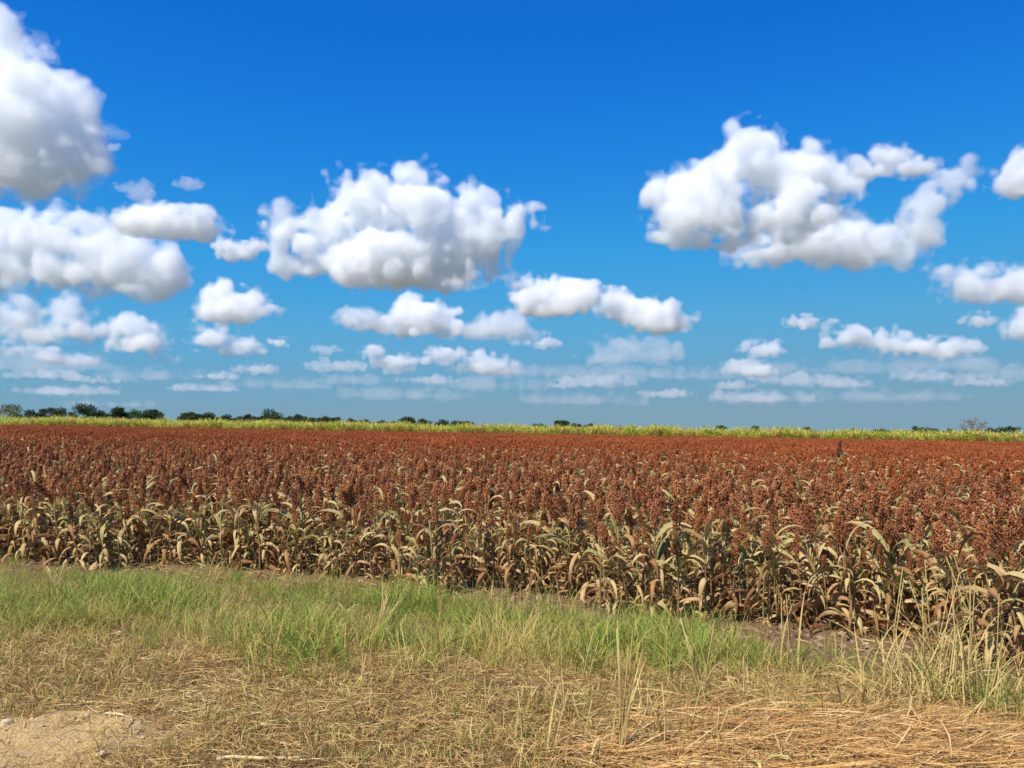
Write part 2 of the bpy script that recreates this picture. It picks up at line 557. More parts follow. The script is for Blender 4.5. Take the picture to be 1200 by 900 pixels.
# ------------------------------------------------------------------ scatter (for uncountable stuff only)
def scatter(name, protos, pts, rot, scl, pid):
    """one object: points carrying instances of the given meshes"""
    me = bpy.data.meshes.new(name)
    me.from_pydata(np.asarray(pts, float).tolist(), [], [])
    a = me.attributes.new('rot', 'FLOAT_VECTOR', 'POINT'); a.data.foreach_set('vector', np.asarray(rot, np.float32).reshape(-1))
    s = np.asarray(scl, np.float32)
    if s.ndim == 1:
        s = np.stack([s, s, s], -1)
    a = me.attributes.new('scl', 'FLOAT_VECTOR', 'POINT'); a.data.foreach_set('vector', s.reshape(-1))
    a = me.attributes.new('pid', 'INT', 'POINT'); a.data.foreach_set('value', np.asarray(pid, np.int32))
    ob = link(name, me)
    ng = bpy.data.node_groups.new(name + '_scatter', 'GeometryNodeTree')
    ng.interface.new_socket('Geometry', in_out='INPUT', socket_type='NodeSocketGeometry')
    ng.interface.new_socket('Geometry', in_out='OUTPUT', socket_type='NodeSocketGeometry')
    gi = ng.nodes.new('NodeGroupInput'); go = ng.nodes.new('NodeGroupOutput')
    iop = ng.nodes.new('GeometryNodeInstanceOnPoints')
    jn = ng.nodes.new('GeometryNodeJoinGeometry')
    L = ng.links.new
    for p in reversed(protos):
        po = bpy.data.objects.new(p.name, p)           # carries the mesh for the node, not in the scene
        oi = ng.nodes.new('GeometryNodeObjectInfo'); oi.inputs['Object'].default_value = po
        oi.inputs['As Instance'].default_value = False
        g2 = ng.nodes.new('GeometryNodeGeometryToInstance')
        L(oi.outputs['Geometry'], g2.inputs[0]); L(g2.outputs[0], jn.inputs[0])
    iop.inputs['Pick Instance'].default_value = True
    L(gi.outputs[0], iop.inputs['Points']); L(jn.outputs[0], iop.inputs['Instance'])

    def na(nm, t):
        q = ng.nodes.new('GeometryNodeInputNamedAttribute'); q.data_type = t; q.inputs['Name'].default_value = nm
        return q.outputs['Attribute']
    er = ng.nodes.new('FunctionNodeEulerToRotation')
    L(na('rot', 'FLOAT_VECTOR'), er.inputs[0]); L(er.outputs[0], iop.inputs['Rotation'])
    L(na('scl', 'FLOAT_VECTOR'), iop.inputs['Scale'])
    L(na('pid', 'INT'), iop.inputs['Instance Index'])
    L(iop.outputs[0], go.inputs[0])
    md = ob.modifiers.new('scatter', 'NODES'); md.node_group = ng
    return ob


# ------------------------------------------------------------------ the sorghum field
ROW = .68
ed = np.array([1.0, -.36]); ed /= np.linalg.norm(ed)       # along a row
en = np.array([-ed[1], ed[0]])                              # into the field
P0 = np.array([0.0, field_edge(0)])


def row_points(k, a, b, step, rg):
    s = np.arange(a, b, step)
    s = s + rg.uniform(-.5, .5, len(s)) * step
    off = k * ROW + rg.normal(0, .05, len(s))
    return P0 + s[:, None] * ed + off[:, None] * en


def in_view(p, margin=1.0):
    x = p[:, 0]; y = p[:, 1]
    return (np.abs(x) < .60 * y + margin)


near_pts = []
DMAX_SINGLE = 36.0
k = -6
rg = np.random.default_rng(21)
while True:
    yk = P0[1] + k * ROW
    if k * ROW > DMAX_SINGLE:
        break
    half = .72 * (yk + 6) + 6
    near_pts.append(row_points(k, -half, half, .085 if k < 3 else .12, rg))
    k += 1
K_SINGLE = k
near_pts = np.concatenate(near_pts)
near_pts = near_pts[np.abs(near_pts[:, 0]) < .66 * near_pts[:, 1] + 3.0]
# thin and gappy here and there along the border
s_edge = near_pts[:, 1] - field_edge(near_pts[:, 0]) + .35 * (noise2(near_pts[:, 0] * .9 + 4, near_pts[:, 1] * .2) - .5)
near_pts = near_pts[s_edge > 0]; s_edge = s_edge[s_edge > 0]
keep = ~((s_edge < .5) & (noise2(near_pts[:, 0] * 1.3 + 40, near_pts[:, 1] * 1.3) < .22))
near_pts = near_pts[keep]
d_cam = np.hypot(near_pts[:, 0], near_pts[:, 1])
vis = in_view(near_pts, -.05)
order = np.argsort(np.where(vis, d_cam + 2.5 * (near_pts[:, 1] - field_edge(near_pts[:, 0])), 1e9))
IND = order[:300]
is_ind = np.zeros(len(near_pts), bool); is_ind[IND] = True


def lean(p, rg_):
    """wind-thrown lean; strongest in the stretch beside the straw"""
    x, y = p
    w = noise2(x * .45 + 3, y * .45 + 8)
    a = abs(rg_.gauss(0, .13)) + .30 * max(0, float(w) - .45) * (1.6 if x > 0 else .7)
    d = rg_.gauss(2.9, .9)
    return a * math.sin(d) * -1, a * math.cos(d)        # rotation about x, about y


PIECE_MESH = {'stalk': [m.mesh('stalk', [M_STALK], True) for m in STALKS],
              'up': [m.mesh('leaf', [M_LEAF], True) for m in LEAVES_UP],
              'dry': [m.mesh('leaf', [M_LEAF], True) for m in LEAVES_DRY],
              'head': [m.mesh('seed_head', [M_HEAD_BROWN]) for m in HEADS]}
PART_NAME = {'stalk': 'stalk', 'up': 'leaf', 'dry': 'leaf', 'head': 'seed_head'}
SORGHUM_LABEL = 'rust-headed sorghum plant with drying tan leaves in the bordering rows by the grass'


def sorghum_plant(x, y, rnd, scale, rot, label, group=None):
    root = link('sorghum_plant', None, None, (x, y, gz(x, y) - .01), rot, scale)
    root.empty_display_size = .05
    tag(root, label, 'sorghum', group)
    for kind, i, M in plant_layout(rnd):
        o = link(PART_NAME[kind], PIECE_MESH[kind][i], root)
        o.matrix_local = M
    return root


rnd = random.Random(77)
for i in IND:
    x, y = near_pts[i]
    rx, ry = lean((x, y), rnd)
    sorghum_plant(x, y, rnd, rnd.uniform(.66, 1.10), (rx, ry, rnd.uniform(0, .6)), SORGHUM_LABEL, 'sorghum plants in the bordering rows')

# the one plant that stands head and shoulders above the canopy
tx, ty = 9.0, 24.5
tall = sorghum_plant(tx, ty, random.Random(5), 1.60, (0, .03, 1.0), 'tall sorghum plant whose dark seed head sticks up above all the others', None)
for ch in tall.children:
    if ch.name.startswith('seed_head'):
        ch['label'] = 'dark brown seed head higher than its neighbours'
        ch.data = HEADS[3].mesh('seed_head', [M_HEAD_DARK]); ch.scale = (.95, .95, 1.0)

rest = near_pts[~is_ind]
rr = random.Random(9)
NEAR_PROTO = [joined_plant(rr, HEADS_MID).mesh('plant', [M_STALK, M_LEAF, M_HEAD_BROWN]) for _ in range(12)] + [joined_plant(rr, HEADS_MID).mesh('plant', PMATS) for _ in range(12)]
rot = np.zeros((len(rest), 3)); rot[:, 2] = RNG.uniform(0, 6.28, len(rest))
for j in range(len(rest)):
    a, b = lean(rest[j], rr)
    rot[j, 0] = a; rot[j, 1] = b
zz = ground_z(rest[:, 0], rest[:, 1]) - .01
pts_near = np.column_stack([rest, zz])
scl_near = RNG.uniform(.80, 1.12, len(rest))

# patches of plants for the depth of the field
PATCH = 4 * ROW                                            # four rows


def patch(rnd_):
    mb = MB()
    for r_ in range(4):
        s = -PATCH / 2
        while s < PATCH / 2:
            s += rnd_.uniform(.09, .18)
            px_, py_ = s, (r_ - 1.5) * ROW + rnd_.gauss(0, .07)
            h = rnd_.uniform(.84, 1.12) * rnd_.gauss(1, .03)
            M0 = Matrix.Translation((px_, py_, 0)) @ Euler((rnd_.gauss(0, .1), rnd_.gauss(0, .1), rnd_.random() * 6.28)).to_matrix().to_4x4() @ Matrix.Scale(h, 4)
            hd = HEADS_FAR[rnd_.randrange(6)]
            mb.add_mb(hd, M0 @ Matrix.Translation((0, 0, STALK_H)) @ Matrix.Rotation(rnd_.gauss(0, .15), 4, 'X'), 2, rnd_.uniform(-.12, .12))
            mb.add_mb(tube([(0, 0, 0), (0, 0, STALK_H)], [.011, .008], 3), M0, 0)
            for q in range(4):
                kind = 'up' if q > 0 else 'dry'
                src = PIECES[kind][rnd_.randrange(14)]
                mb.add_mb(src, M0 @ Matrix.Translation((0, 0, STALK_H * (.36 + .15 * q))) @ Matrix.Rotation(rnd_.random() * 6.28, 4, 'Z') @ Matrix.Scale(.9, 4), 1)
    return mb


PATCHES = [patch(rr).mesh('patch', PMATS) for _ in range(5)]
pp = []
k0 = K_SINGLE * ROW
ang = math.atan2(ed[1], ed[0])
nrow = int((230 - k0) / PATCH)
for r_ in range(nrow):
    off = k0 + PATCH * (r_ + .5) - ROW / 2
    for s in np.arange(-190, 190, PATCH):
        p = P0 + (s + (r_ % 3) * .8) * ed + off * en
        if p[1] > far_edge(p[0]) - 1.0 or abs(p[0]) > .66 * p[1] + 6:
            continue
        pp.append((p[0], p[1], -.01))
pp = np.array(pp)
np_ = len(pp)
prot = np.zeros((np_, 3)); prot[:, 2] = ang + math.pi * RNG.integers(0, 2, np_)
allp = np.concatenate([pts_near, pp])
allr = np.concatenate([rot, prot])
pscl = RNG.uniform(.95, 1.05, np_)
alls = np.concatenate([np.stack([scl_near] * 3, -1), np.stack([np.ones(np_), np.ones(np_), pscl * (.94 + .12 * noise2(pp[:, 0] * .15, pp[:, 1] * .15))], -1)])
redder = RNG.random(len(rest)) < sstep(2, 30, rest[:, 1] - field_edge(rest[:, 0]))
alli = np.concatenate([RNG.integers(0, 12, len(rest)) + 12 * redder, 24 + RNG.integers(0, 5, np_)])
fld = scatter('sorghum_field', (NEAR_PROTO + PATCHES), allp, allr, alls, alli)
tag(fld, 'wide field of rust-red sorghum stretching back to the cane', 'sorghum field', kind='stuff')


# ------------------------------------------------------------------ the sugar cane beyond
def cane_clump(rnd_):
    mb = MB()
    for q in range(9):
        bx, by = rnd_.gauss(0, .28), rnd_.gauss(0, .28)
        h = rnd_.uniform(1.5, 2.2)
        lx, ly = rnd_.gauss(0, .12), rnd_.gauss(0, .12)
        tube([(bx, by, 0), (bx + lx, by + ly, h)], [.025, .018], 4, rnd_.uniform(0, .3), 0, mb)
        for j in range(7):
            t = rnd_.uniform(.25, 1)
            lf = leaf(rnd_.uniform(.9, 1.4), rnd_.uniform(.05, .09), R(rnd_.uniform(60, 88)), R(rnd_.uniform(40, 130)), rnd_, 5, .2, rnd_.uniform(-.4, .4), rnd_.uniform(-.8, .8),
                      .15 + .6 * t * rnd_.uniform(.5, 1.2), .2, 1.7)
            mb.add_mb(lf, Matrix.Translation((bx + lx * t, by + ly * t, h * t)) @ Matrix.Rotation(rnd_.random() * 6.28, 4, 'Z'))
    return mb


CANES = [cane_clump(rr).mesh('cane', [M_CANE]) for _ in range(8)]
cp = []
for row in range(14):
    for x in np.arange(-175, 150, 1.0):
        xx = x + random.uniform(-.3, .3)
        cp.append((xx, far_edge(xx) + .3 + row * 1.3 + random.uniform(-.3, .3), -.02))
cp = np.array(cp)
cr_ = np.zeros((len(cp), 3)); cr_[:, 2] = RNG.uniform(0, 6.28, len(cp)); cr_[:, :2] = RNG.normal(0, .05, (len(cp), 2))
cs = 1.08 * (.82 + .36 * noise2(cp[:, 0] * .22, cp[:, 1] * .22)) * RNG.uniform(.88, 1.12, len(cp))
tag(scatter('sugar_cane', CANES, cp, cr_, cs, RNG.integers(0, 8, len(cp))), 'band of yellow-green sugar cane along the back of the sorghum field', 'sugar cane', kind='stuff')


# ------------------------------------------------------------------ trees on the skyline
def tree(px, top, wpx, D, label, mat=M_TREE, density=1.0, flat=1.0, name='broadleaf_tree', nleaf=2600, seed=0, multi=False):
    rnd_ = random.Random(seed * 13 + int(px))
    d = ray(px, 500); x = d.x / d.y * D
    dt = ray(px, top)
    H = max(3.0, CAM_Z + dt.z / dt.y * D)
    Wd = wpx / FPX * D
    root = link(name, None, None, (x, D, 0), (0, 0, rnd_.random() * 6.28))
    tag(root, label, 'tree', 'trees on the skyline')
    tb = MB()
    lim = []
    r0 = max(.16, H * .03)
    fork = H * .30
    tube([(0, 0, -.3), (rnd_.gauss(0, .1), rnd_.gauss(0, .1), fork * .5), (rnd_.gauss(0, .2), rnd_.gauss(0, .2), fork)], [r0 * 1.3, r0, r0 * .8], 7, .5, 0, tb)
    nl = 7
    for i in range(nl):
        a = 6.28 * i / nl + rnd_.gauss(0, .3)
        rr_ = Wd * .5 * rnd_.uniform(.35, .78)
        e = (rr_ * math.cos(a), rr_ * math.sin(a), H * rnd_.uniform(.5, .82) - (.10 * H if rr_ > Wd * .3 else 0))
        if i == 0:
            e = (0, 0, H * .84)
        mid_ = (e[0] * .45, e[1] * .45, fork + (e[2] - fork) * .6)
        tube([(0, 0, fork * .85), mid_, e], [r0 * .6, r0 * .35, r0 * .12], 5, .5, 0, tb)
        lim.append(e)
    link('trunk', tb.mesh('trunk', [M_BARK]), root)
    cb = MB()
    lobes = []
    for e in lim:
        rad = min(Wd * .27, H * .30) * rnd_.uniform(.65, 1.1)
        zc = min(e[2], H - rad * .75 * flat)
        lobes.append((np.array([e[0], e[1], zc]), np.array([rad * 1.1, rad * 1.1, rad * .72 * flat])))
    for q in range(7):
        a = rnd_.random() * 6.28; rr_ = Wd * .5 * rnd_.uniform(.3, .9)
        rad = min(Wd * .22, H * .24) * rnd_.uniform(.7, 1.1)
        lobes.append((np.array([rr_ * math.cos(a), rr_ * math.sin(a), H * rnd_.uniform(.18, .52)]), np.array([rad, rad, rad * .9])))
    n_ = int(nleaf * density)
    rg_ = np.random.default_rng(seed * 7 + int(px))
    s0 = max(.17, .00085 * D)
    li = rg_.integers(0, len(lobes), n_)
    dirs = rg_.normal(0, 1, (n_, 3)); dirs /= np.linalg.norm(dirs, axis=1)[:, None]
    rad = rg_.random(n_) ** .45
    lc = np.array([l[0] for l in lobes])[li]; lr = np.array([l[1] for l in lobes])[li]
    # clumpy: pull leaves towards a few twig ends
    cen = lc + dirs * rad[:, None] * lr
    cen = cen + .35 * s0 * rg_.normal(0, 1, (n_, 3))
    tint = np.clip(.5 + rg_.normal(0, .22, n_), 0, 1)
    u = rg_.normal(0, 1, (n_, 3)); u /= np.linalg.norm(u, axis=1)[:, None]
    w = np.cross(u, rg_.normal(0, 1, (n_, 3))); w /= np.linalg.norm(w, axis=1)[:, None]
    sz = s0 * rg_.uniform(.6, 1.5, n_)[:, None]
    v = np.stack([cen - u * sz, cen + w * sz * .6, cen + u * sz, cen - w * sz * .6], 1).reshape(-1, 3)
    cb.v.append(v); cb.t.append(np.repeat(tint, 4)); cb.n = len(v)
    cb.f = [(4 * i, 4 * i + 1, 4 * i + 2, 4 * i + 3) for i in range(n_)]; cb.m = [0] * n_
    link('crown', cb.mesh('crown', [mat]), root)
    return root


FAR_TREE = 'small dark rounded tree showing just above the cane'
TREES = [
    (8, 473, 44, 300, 'pale loose-crowned tree at the very end of the skyline row', M_TREE_PALE, .8),
    (34, 479, 36, 290, 'low dark tree beside the pale loose-crowned tree on the skyline', M_TREE, 1),
    (60, 477, 34, 300, 'dark wide tree just before the tall domed tree on the skyline', M_TREE, 1),
    (100, 472, 38, 285, 'tall dark domed tree rising highest out of the skyline trees', M_TREE, 1.1),
    (121, 483, 24, 300, 'low dark bush-like tree tucked against the tall domed tree', M_TREE, 1),
    (139, 476, 18, 300, 'narrow upright dark tree next to a paler green tree', M_TREE, 1),
    (157, 479, 26, 320, 'paler green tree between two dark ones on the skyline', M_TREE_BLUE, .9),
    (180, 479, 30, 300, 'dark wide tree with a sloping crown on the skyline', M_TREE, 1.1),
    (222, 482, 26, 360, 'small bumpy dark tree in the long low skyline row', M_TREE, 1),
    (243, 483, 30, 360, 'low dark tree within the long even skyline row', M_TREE, 1),
    (266, 485, 34, 370, 'low dark tree within the long even skyline row', M_TREE, 1),
    (290, 485, 30, 370, 'low dark tree within the long even skyline row', M_TREE, 1),
    (314, 478, 28, 350, 'dark umbrella-topped tree standing above the low skyline row', M_TREE, 1.1),
    (349, 485, 28, 380, 'dark domed tree standing a little apart after the umbrella-topped one', M_TREE, 1),
    (331, 489, 16, 380, FAR_TREE, M_TREE, 1), (366, 489, 16, 400, FAR_TREE, M_TREE, 1),
    (380, 487, 22, 430, FAR_TREE, M_TREE, 1), (396, 488, 20, 430, FAR_TREE, M_TREE, 1), (411, 490, 16, 440, FAR_TREE, M_TREE, 1),
    (428, 491, 18, 450, FAR_TREE, M_TREE, 1), (448, 492, 20, 470, FAR_TREE, M_TREE, 1), (462, 493, 16, 470, FAR_TREE, M_TREE, 1),
    (476, 488, 18, 480, FAR_TREE, M_TREE, 1), (494, 490, 26, 480, FAR_TREE, M_TREE, 1), (518, 491, 18, 520, FAR_TREE, M_TREE, 1),
    (534, 492, 16, 520, FAR_TREE, M_TREE, 1), (548, 493, 18, 540, FAR_TREE, M_TREE, 1),
    (634, 496, 25, 520, FAR_TREE, M_TREE_BLUE, 1),
    (658, 492, 21, 480, 'round dark tree topping the small isolated clump over the cane', M_TREE, 1.1),
    (673, 496, 25, 500, FAR_TREE, M_TREE, 1), (692, 496, 25, 500, FAR_TREE, M_TREE, 1),
    (740, 498, 17, 560, FAR_TREE, M_TREE, 1), (767, 498, 14, 580, FAR_TREE, M_TREE, 1),
    (845, 498, 17, 580, FAR_TREE, M_TREE_BLUE, 1), (884, 499, 14, 600, FAR_TREE, M_TREE, 1), (946, 500, 20, 620, FAR_TREE, M_TREE_BLUE, 1),
    (1000, 502, 25, 640, FAR_TREE, M_TREE_BLUE, 1), (1034, 502, 28, 640, FAR_TREE, M_TREE_BLUE, 1),
    (1072, 499, 31, 560, 'wide low green tree beside the bare brownish tree', M_TREE_BLUE, 1.1), (1088, 500, 22, 560, FAR_TREE, M_TREE_BLUE, 1),
    (1112, 502, 22, 600, FAR_TREE, M_TREE_BLUE, 1),
    (1141, 489, 32, 460, 'nearly bare brownish-grey tree with a broad dome above the cane', M_TREE_BARE, .5),
    (1161, 501, 17, 500, FAR_TREE, M_TREE, 1), (1183, 499, 36, 480, FAR_TREE, M_TREE, 1),
]
for q, (px, top, w_, D, lab, mt, den) in enumerate(TREES):
    tree(px, top, w_ * 1.12, D, lab, mt, den, seed=q + 1, nleaf=3600 if D < 400 else 1800)


# ------------------------------------------------------------------ the verge: green grass, dry grass, straw
def tuft(rnd_, n_, hmin, hmax, w, spread, th=(60, 90), bend=(15, 80), tint=(.3, .9), segs=4):
    mb = MB()
    for i in range(n_):
        lf = leaf(rnd_.uniform(hmin, hmax), w * rnd_.uniform(.7, 1.3), R(rnd_.uniform(*th)), R(rnd_.uniform(*bend)), rnd_, segs, .25, rnd_.uniform(-.5, .5), rnd_.uniform(-1.5, 1.5), rnd_.uniform(*tint), .15, 1.5)
        mb.add_mb(lf, Matrix.Translation((rnd_.gauss(0, spread), rnd_.gauss(0, spread), -.01)) @ Matrix.Rotation(rnd_.random() * 6.28, 4, 'Z'))
    return mb


def grass_density(x, y):
    x = np.asarray(x); y = np.asarray(y)
    s = y - field_edge(x)
    gap = .05 + .50 * sstep(-2.5, .8, x) + .5 * (fbm2(x * 1.4 + 9, y * .6) - .4)                  # bare earth beside the rows, wider to the east
    wob = .9 * (fbm2(x * 1.2 + 2, y * 1.2 + 6) - .5)
    inner = sstep(-gap, -gap - .45, s + wob * .6)
    near_edge = 7.2 - .16 * np.maximum(x, -1)
    outer = sstep(near_edge - .9, near_edge + .7, y + wob * 1.8)
    east = sstep(4.6, 3.6, x + wob)
    return inner * outer * east * (.35 + .65 * sstep(.32, .60, fbm2(x * 2.3, y * 2.3 + 11)))


def throw(n_, x0, x1, y0, y1, dens):
    x = RNG.uniform(x0, x1, n_); y = RNG.uniform(y0, y1, n_)
    m = RNG.random(n_) < dens(x, y)
    x, y = x[m], y[m]
    return np.column_stack([x, y, ground_z(x, y)])


def zrot(n_, tilt=.08):
    r = RNG.normal(0, tilt, (n_, 3)); r[:, 2] = RNG.uniform(0, 6.28, n_); return r


GT = [tuft(rr, 18, .18, .42, .0055, .05, tint=(.35, .95)).mesh('tuft', [M_GRASS]) for _ in range(8)] + \
     [tuft(rr, 14, .14, .40, .005, .06, tint=(-.1, .45)).mesh('tuft', [M_GRASS]) for _ in range(4)] + \
     [tuft(rr, 5, .42, .66, .0038, .05, (75, 90), (5, 45), (.0, .5)).mesh('tuft', [M_GRASS]) for _ in range(3)]
p = throw(15500, -10, 6.5, 5.8, 14.5, grass_density)
dryness = fbm2(p[:, 0] * 1.3 + 20, p[:, 1] * 1.3) + .16 * RNG.normal(0, 1, len(p)) + .10 * sstep(9, 7, p[:, 1])
GPID = np.where(dryness > .61, 8 + RNG.integers(0, 4, len(p)), np.where(RNG.random(len(p)) < .08, 12 + RNG.integers(0, 3, len(p)), RNG.integers(0, 8, len(p))))
tag(scatter('grass', GT, p, zrot(len(p)), RNG.uniform(.5, 1.2, len(p)) * (.40 + .80 * sstep(.25, .75, fbm2(p[:, 0] * 1.1, p[:, 1] * 1.1 + 4))), GPID), 'band of fine green grass between the field and the straw', 'grass', kind='stuff')


def dry_density(x, y):
    x = np.asarray(x); y = np.asarray(y)
    s = y - field_edge(x)
    g = grass_density(x, y)
    z = sstep(-.9, -1.8, s) * (1 - .75 * g) * (1 - .93 * sand_w(x, y))
    return z * (.45 + .55 * sstep(.38, .62, fbm2(x * 1.9 + 7, y * 1.9)))


DT = [tuft(rr, 16, .07, .26, .0042, .07, (15, 85), (20, 130), (-.1, .8)).mesh('tuft', [M_DRY]) for _ in range(8)] + \
     [tuft(rr, 12, .06, .20, .0048, .05, (30, 85), (20, 100), (.1, .8)).mesh('tuft', [M_GRASS]) for _ in range(4)]
p = throw(24000, -7, 6.5, 3.6, 11, dry_density)
tag(scatter('dry_grass', DT, p, zrot(len(p), .15), RNG.uniform(.5, 1.1, len(p)), RNG.integers(0, 12, len(p))), 'short withered grass and tangled stems on the verge', 'dry grass', kind='stuff')


def straw_mat_piece(rnd_, n_, spread, Lr, w, align):
    mb = MB()
    for i in range(n_):
        L_ = rnd_.uniform(*Lr)
        a = rnd_.gauss(0, align)
        lf = leaf(L_, w * rnd_.uniform(.6, 1.6), R(rnd_.uniform(-4, 16)), R(rnd_.uniform(0, 30)), rnd_, 3, .35, rnd_.uniform(-.7, .7), rnd_.uniform(-1.5, 1.5), rnd_.uniform(.0, 1), .0, 1.2)
        mb.add_mb(lf, Matrix.Translation((rnd_.gauss(0, spread) - L_ * .5, rnd_.gauss(0, spread), rnd_.uniform(.002, .035))) @ Matrix.Rotation(a, 4, 'Z'))
    return mb


ST = [straw_mat_piece(rr, 22, .12, (.05, .22), .0042, 3.0).mesh('straw', [M_STRAW if q % 2 else M_DRY]) for q in range(8)] + \
     [straw_mat_piece(rr, 24, .14, (.25, .6), .0058, .45).mesh('straw', [M_STRAW]) for q in range(5)]


def straw_density(x, y):
    x = np.asarray(x); y = np.asarray(y)
    s = y - field_edge(x)
    return sstep(-1.2, -2.2, s) * sstep(8.0, 6.9, y) * (1 - .85 * sand_w(x, y)) * (.3 + .7 * sstep(.35, .6, fbm2(x * 1.6 + 31, y * 1.6 + 2)))


p1 = throw(5200, -6.5, 5.5, 3.6, 8.2, straw_density)


def heap_density(x, y):
    return sstep(1.35, .3, np.sqrt(((np.asarray(x) - 2.3) / 1.9) ** 2 + ((np.asarray(y) - 4.95) / 1.0) ** 2))


p2 = throw(1500, .2, 5, 3.5, 6.6, heap_density)
pz = np.concatenate([p1, p2])
pz[len(p1):, 2] += .05 * RNG.random(len(p2)) * heap_density(p2[:, 0], p2[:, 1])
sr = zrot(len(pz), .06); sr[len(p1):, 2] = RNG.normal(.05, .35, len(p2))
si = np.concatenate([RNG.integers(0, 8, len(p1)), 8 + RNG.integers(0, 5, len(p2))])
tag(scatter('straw', ST, pz, sr, RNG.uniform(.7, 1.2, len(pz)), si), 'loose golden straw trampled flat over the verge', 'straw', kind='stuff')


# crumbs of earth
def clod(rnd_, mat):
    mb = MB()
    v = []
    f = []
    phi = (1 + 5 ** .5) / 2
    iv = np.array([(-1, phi, 0), (1, phi, 0), (-1, -phi, 0), (1, -phi, 0), (0, -1, phi), (0, 1, phi), (0, -1, -phi), (0, 1, -phi), (phi, 0, -1), (phi, 0, 1), (-phi, 0, -1), (-phi, 0, 1)]) / 1.9
    fi = [(0, 11, 5), (0, 5, 1), (0, 1, 7), (0, 7, 10), (0, 10, 11), (1, 5, 9), (5, 11, 4), (11, 10, 2), (10, 7, 6), (7, 1, 8), (3, 9, 4), (3, 4, 2), (3, 2, 6), (3, 6, 8), (3, 8, 9), (4, 9, 5), (2, 4, 11), (6, 2, 10), (8, 6, 7), (9, 8, 1)]
    mb.add(iv * np.array([[rnd_.uniform(.7, 1.3) for _ in range(3)] for _ in range(12)]) * np.array([1, .8, .6]), fi)
    return mb.mesh('clod', [mat])


CL = [clod(rr, M_CLOD) for _ in range(5)] + [clod(rr, M_SAND_CLOD) for _ in range(4)]
pc1 = throw(9000, -9, 6, 6, 14, lambda x, y: sstep(1.2, .2, np.abs(y - field_edge(x) + .5)) * .8)
pc2 = throw(5000, -4.5, 0, 4.2, 6.4, lambda x, y: sand_w(x, y))
pc = np.concatenate([pc1, pc2])
cs_ = np.concatenate([.010 + .045 * RNG.random(len(pc1)) ** 3, .003 + .014 * RNG.random(len(pc2)) ** 4])
tag(scatter('earth_clods', CL, pc, RNG.uniform(0, 6.28, (len(pc), 3)), cs_, np.concatenate([RNG.integers(0, 5, len(pc1)), 5 + RNG.integers(0, 4, len(pc2))])), 'crumbs of dry earth along the bare strip and the sandy patch', 'earth', kind='stuff')


LL = []
for q in range(8):
    mb_ = MB()
    for j in range(6):
        L_ = rr.uniform(.08, .26)
        lf = leaf(L_, rr.uniform(.012, .035), R(rr.uniform(-5, 25)), R(rr.uniform(0, 60)), rr, 4, rr.uniform(.3, .9), rr.uniform(-.8, .8), rr.uniform(-1.5, 1.5), rr.uniform(-.05, .5), .1, 1.0)
        mb_.add_mb(lf, Matrix.Translation((rr.gauss(0, .12), rr.gauss(0, .12), .012)) @ Matrix.Rotation(rr.random() * 6.28, 4, 'Z'))
    LL.append(mb_.mesh('leaf_litter', [M_LEAF]))
pl = throw(3000, -9, 6, 6, 15, lambda x, y: .55 * sstep(1.1, .1, np.abs(y - field_edge(x) - .15)))
tag(scatter('leaf_litter', LL, pl, zrot(len(pl), .1), RNG.uniform(.7, 1.2, len(pl)), RNG.integers(0, 8, len(pl))), 'crumpled dead sorghum leaves littering the earth along the bordering rows', 'leaf litter', kind='stuff')


# ------------------------------------------------------------------ single things on the verge
def place(px, py, z=.1):
    for _ in range(3):
        x, y = ground_at(px, py, z); z = gz(x, y)
    return x, y, z


def grass_clump(px, py, h, n_, spread, label, name='grass_clump', tint=(.1, .8), w=.012, bend=(10, 70), leanx=0.0, seed=1, th=(62, 88), cat='grass clump', stalks=0):
    rnd_ = random.Random(seed)
    x, y, z = place(px, py)
    root = link(name, None, None, (x, y, z - .01))
    tag(root, label, cat)
    for i in range(n_):
        az = rnd_.random() * 6.28
        lf = leaf(h * rnd_.uniform(.55, 1.05), 1.1 * w * rnd_.uniform(.5, 1.3), R(rnd_.uniform(*th)), R(rnd_.uniform(*bend)), rnd_, 7, .3, rnd_.uniform(-.3, .3), rnd_.uniform(-.8, .8), rnd_.uniform(*tint), .25, 2.0)
        o = link('blade', lf.mesh('blade', [M_BLADE], True), root)
        o.matrix_local = Matrix.Rotation(leanx, 4, 'Y') @ Matrix.Translation((rnd_.gauss(0, spread), rnd_.gauss(0, spread), 0)) @ Matrix.Rotation(az, 4, 'Z')
    for i in range(stalks):
        a = rnd_.uniform(-.3, .3); hh = h * rnd_.uniform(.8, 1.1)
        tb = tube([(0, 0, 0), (a * hh * .4, rnd_.uniform(-.05, .05), hh * .5), (a * hh, rnd_.uniform(-.1, .1), hh)], [.006, .005, .003], 4, rnd_.uniform(.0, .5))
        o = link('stem', tb.mesh('stem', [M_BLADE], True), root)
        o.matrix_local = Matrix.Rotation(leanx, 4, 'Y') @ Matrix.Translation((rnd_.gauss(0, spread), rnd_.gauss(0, spread), 0))
    return root


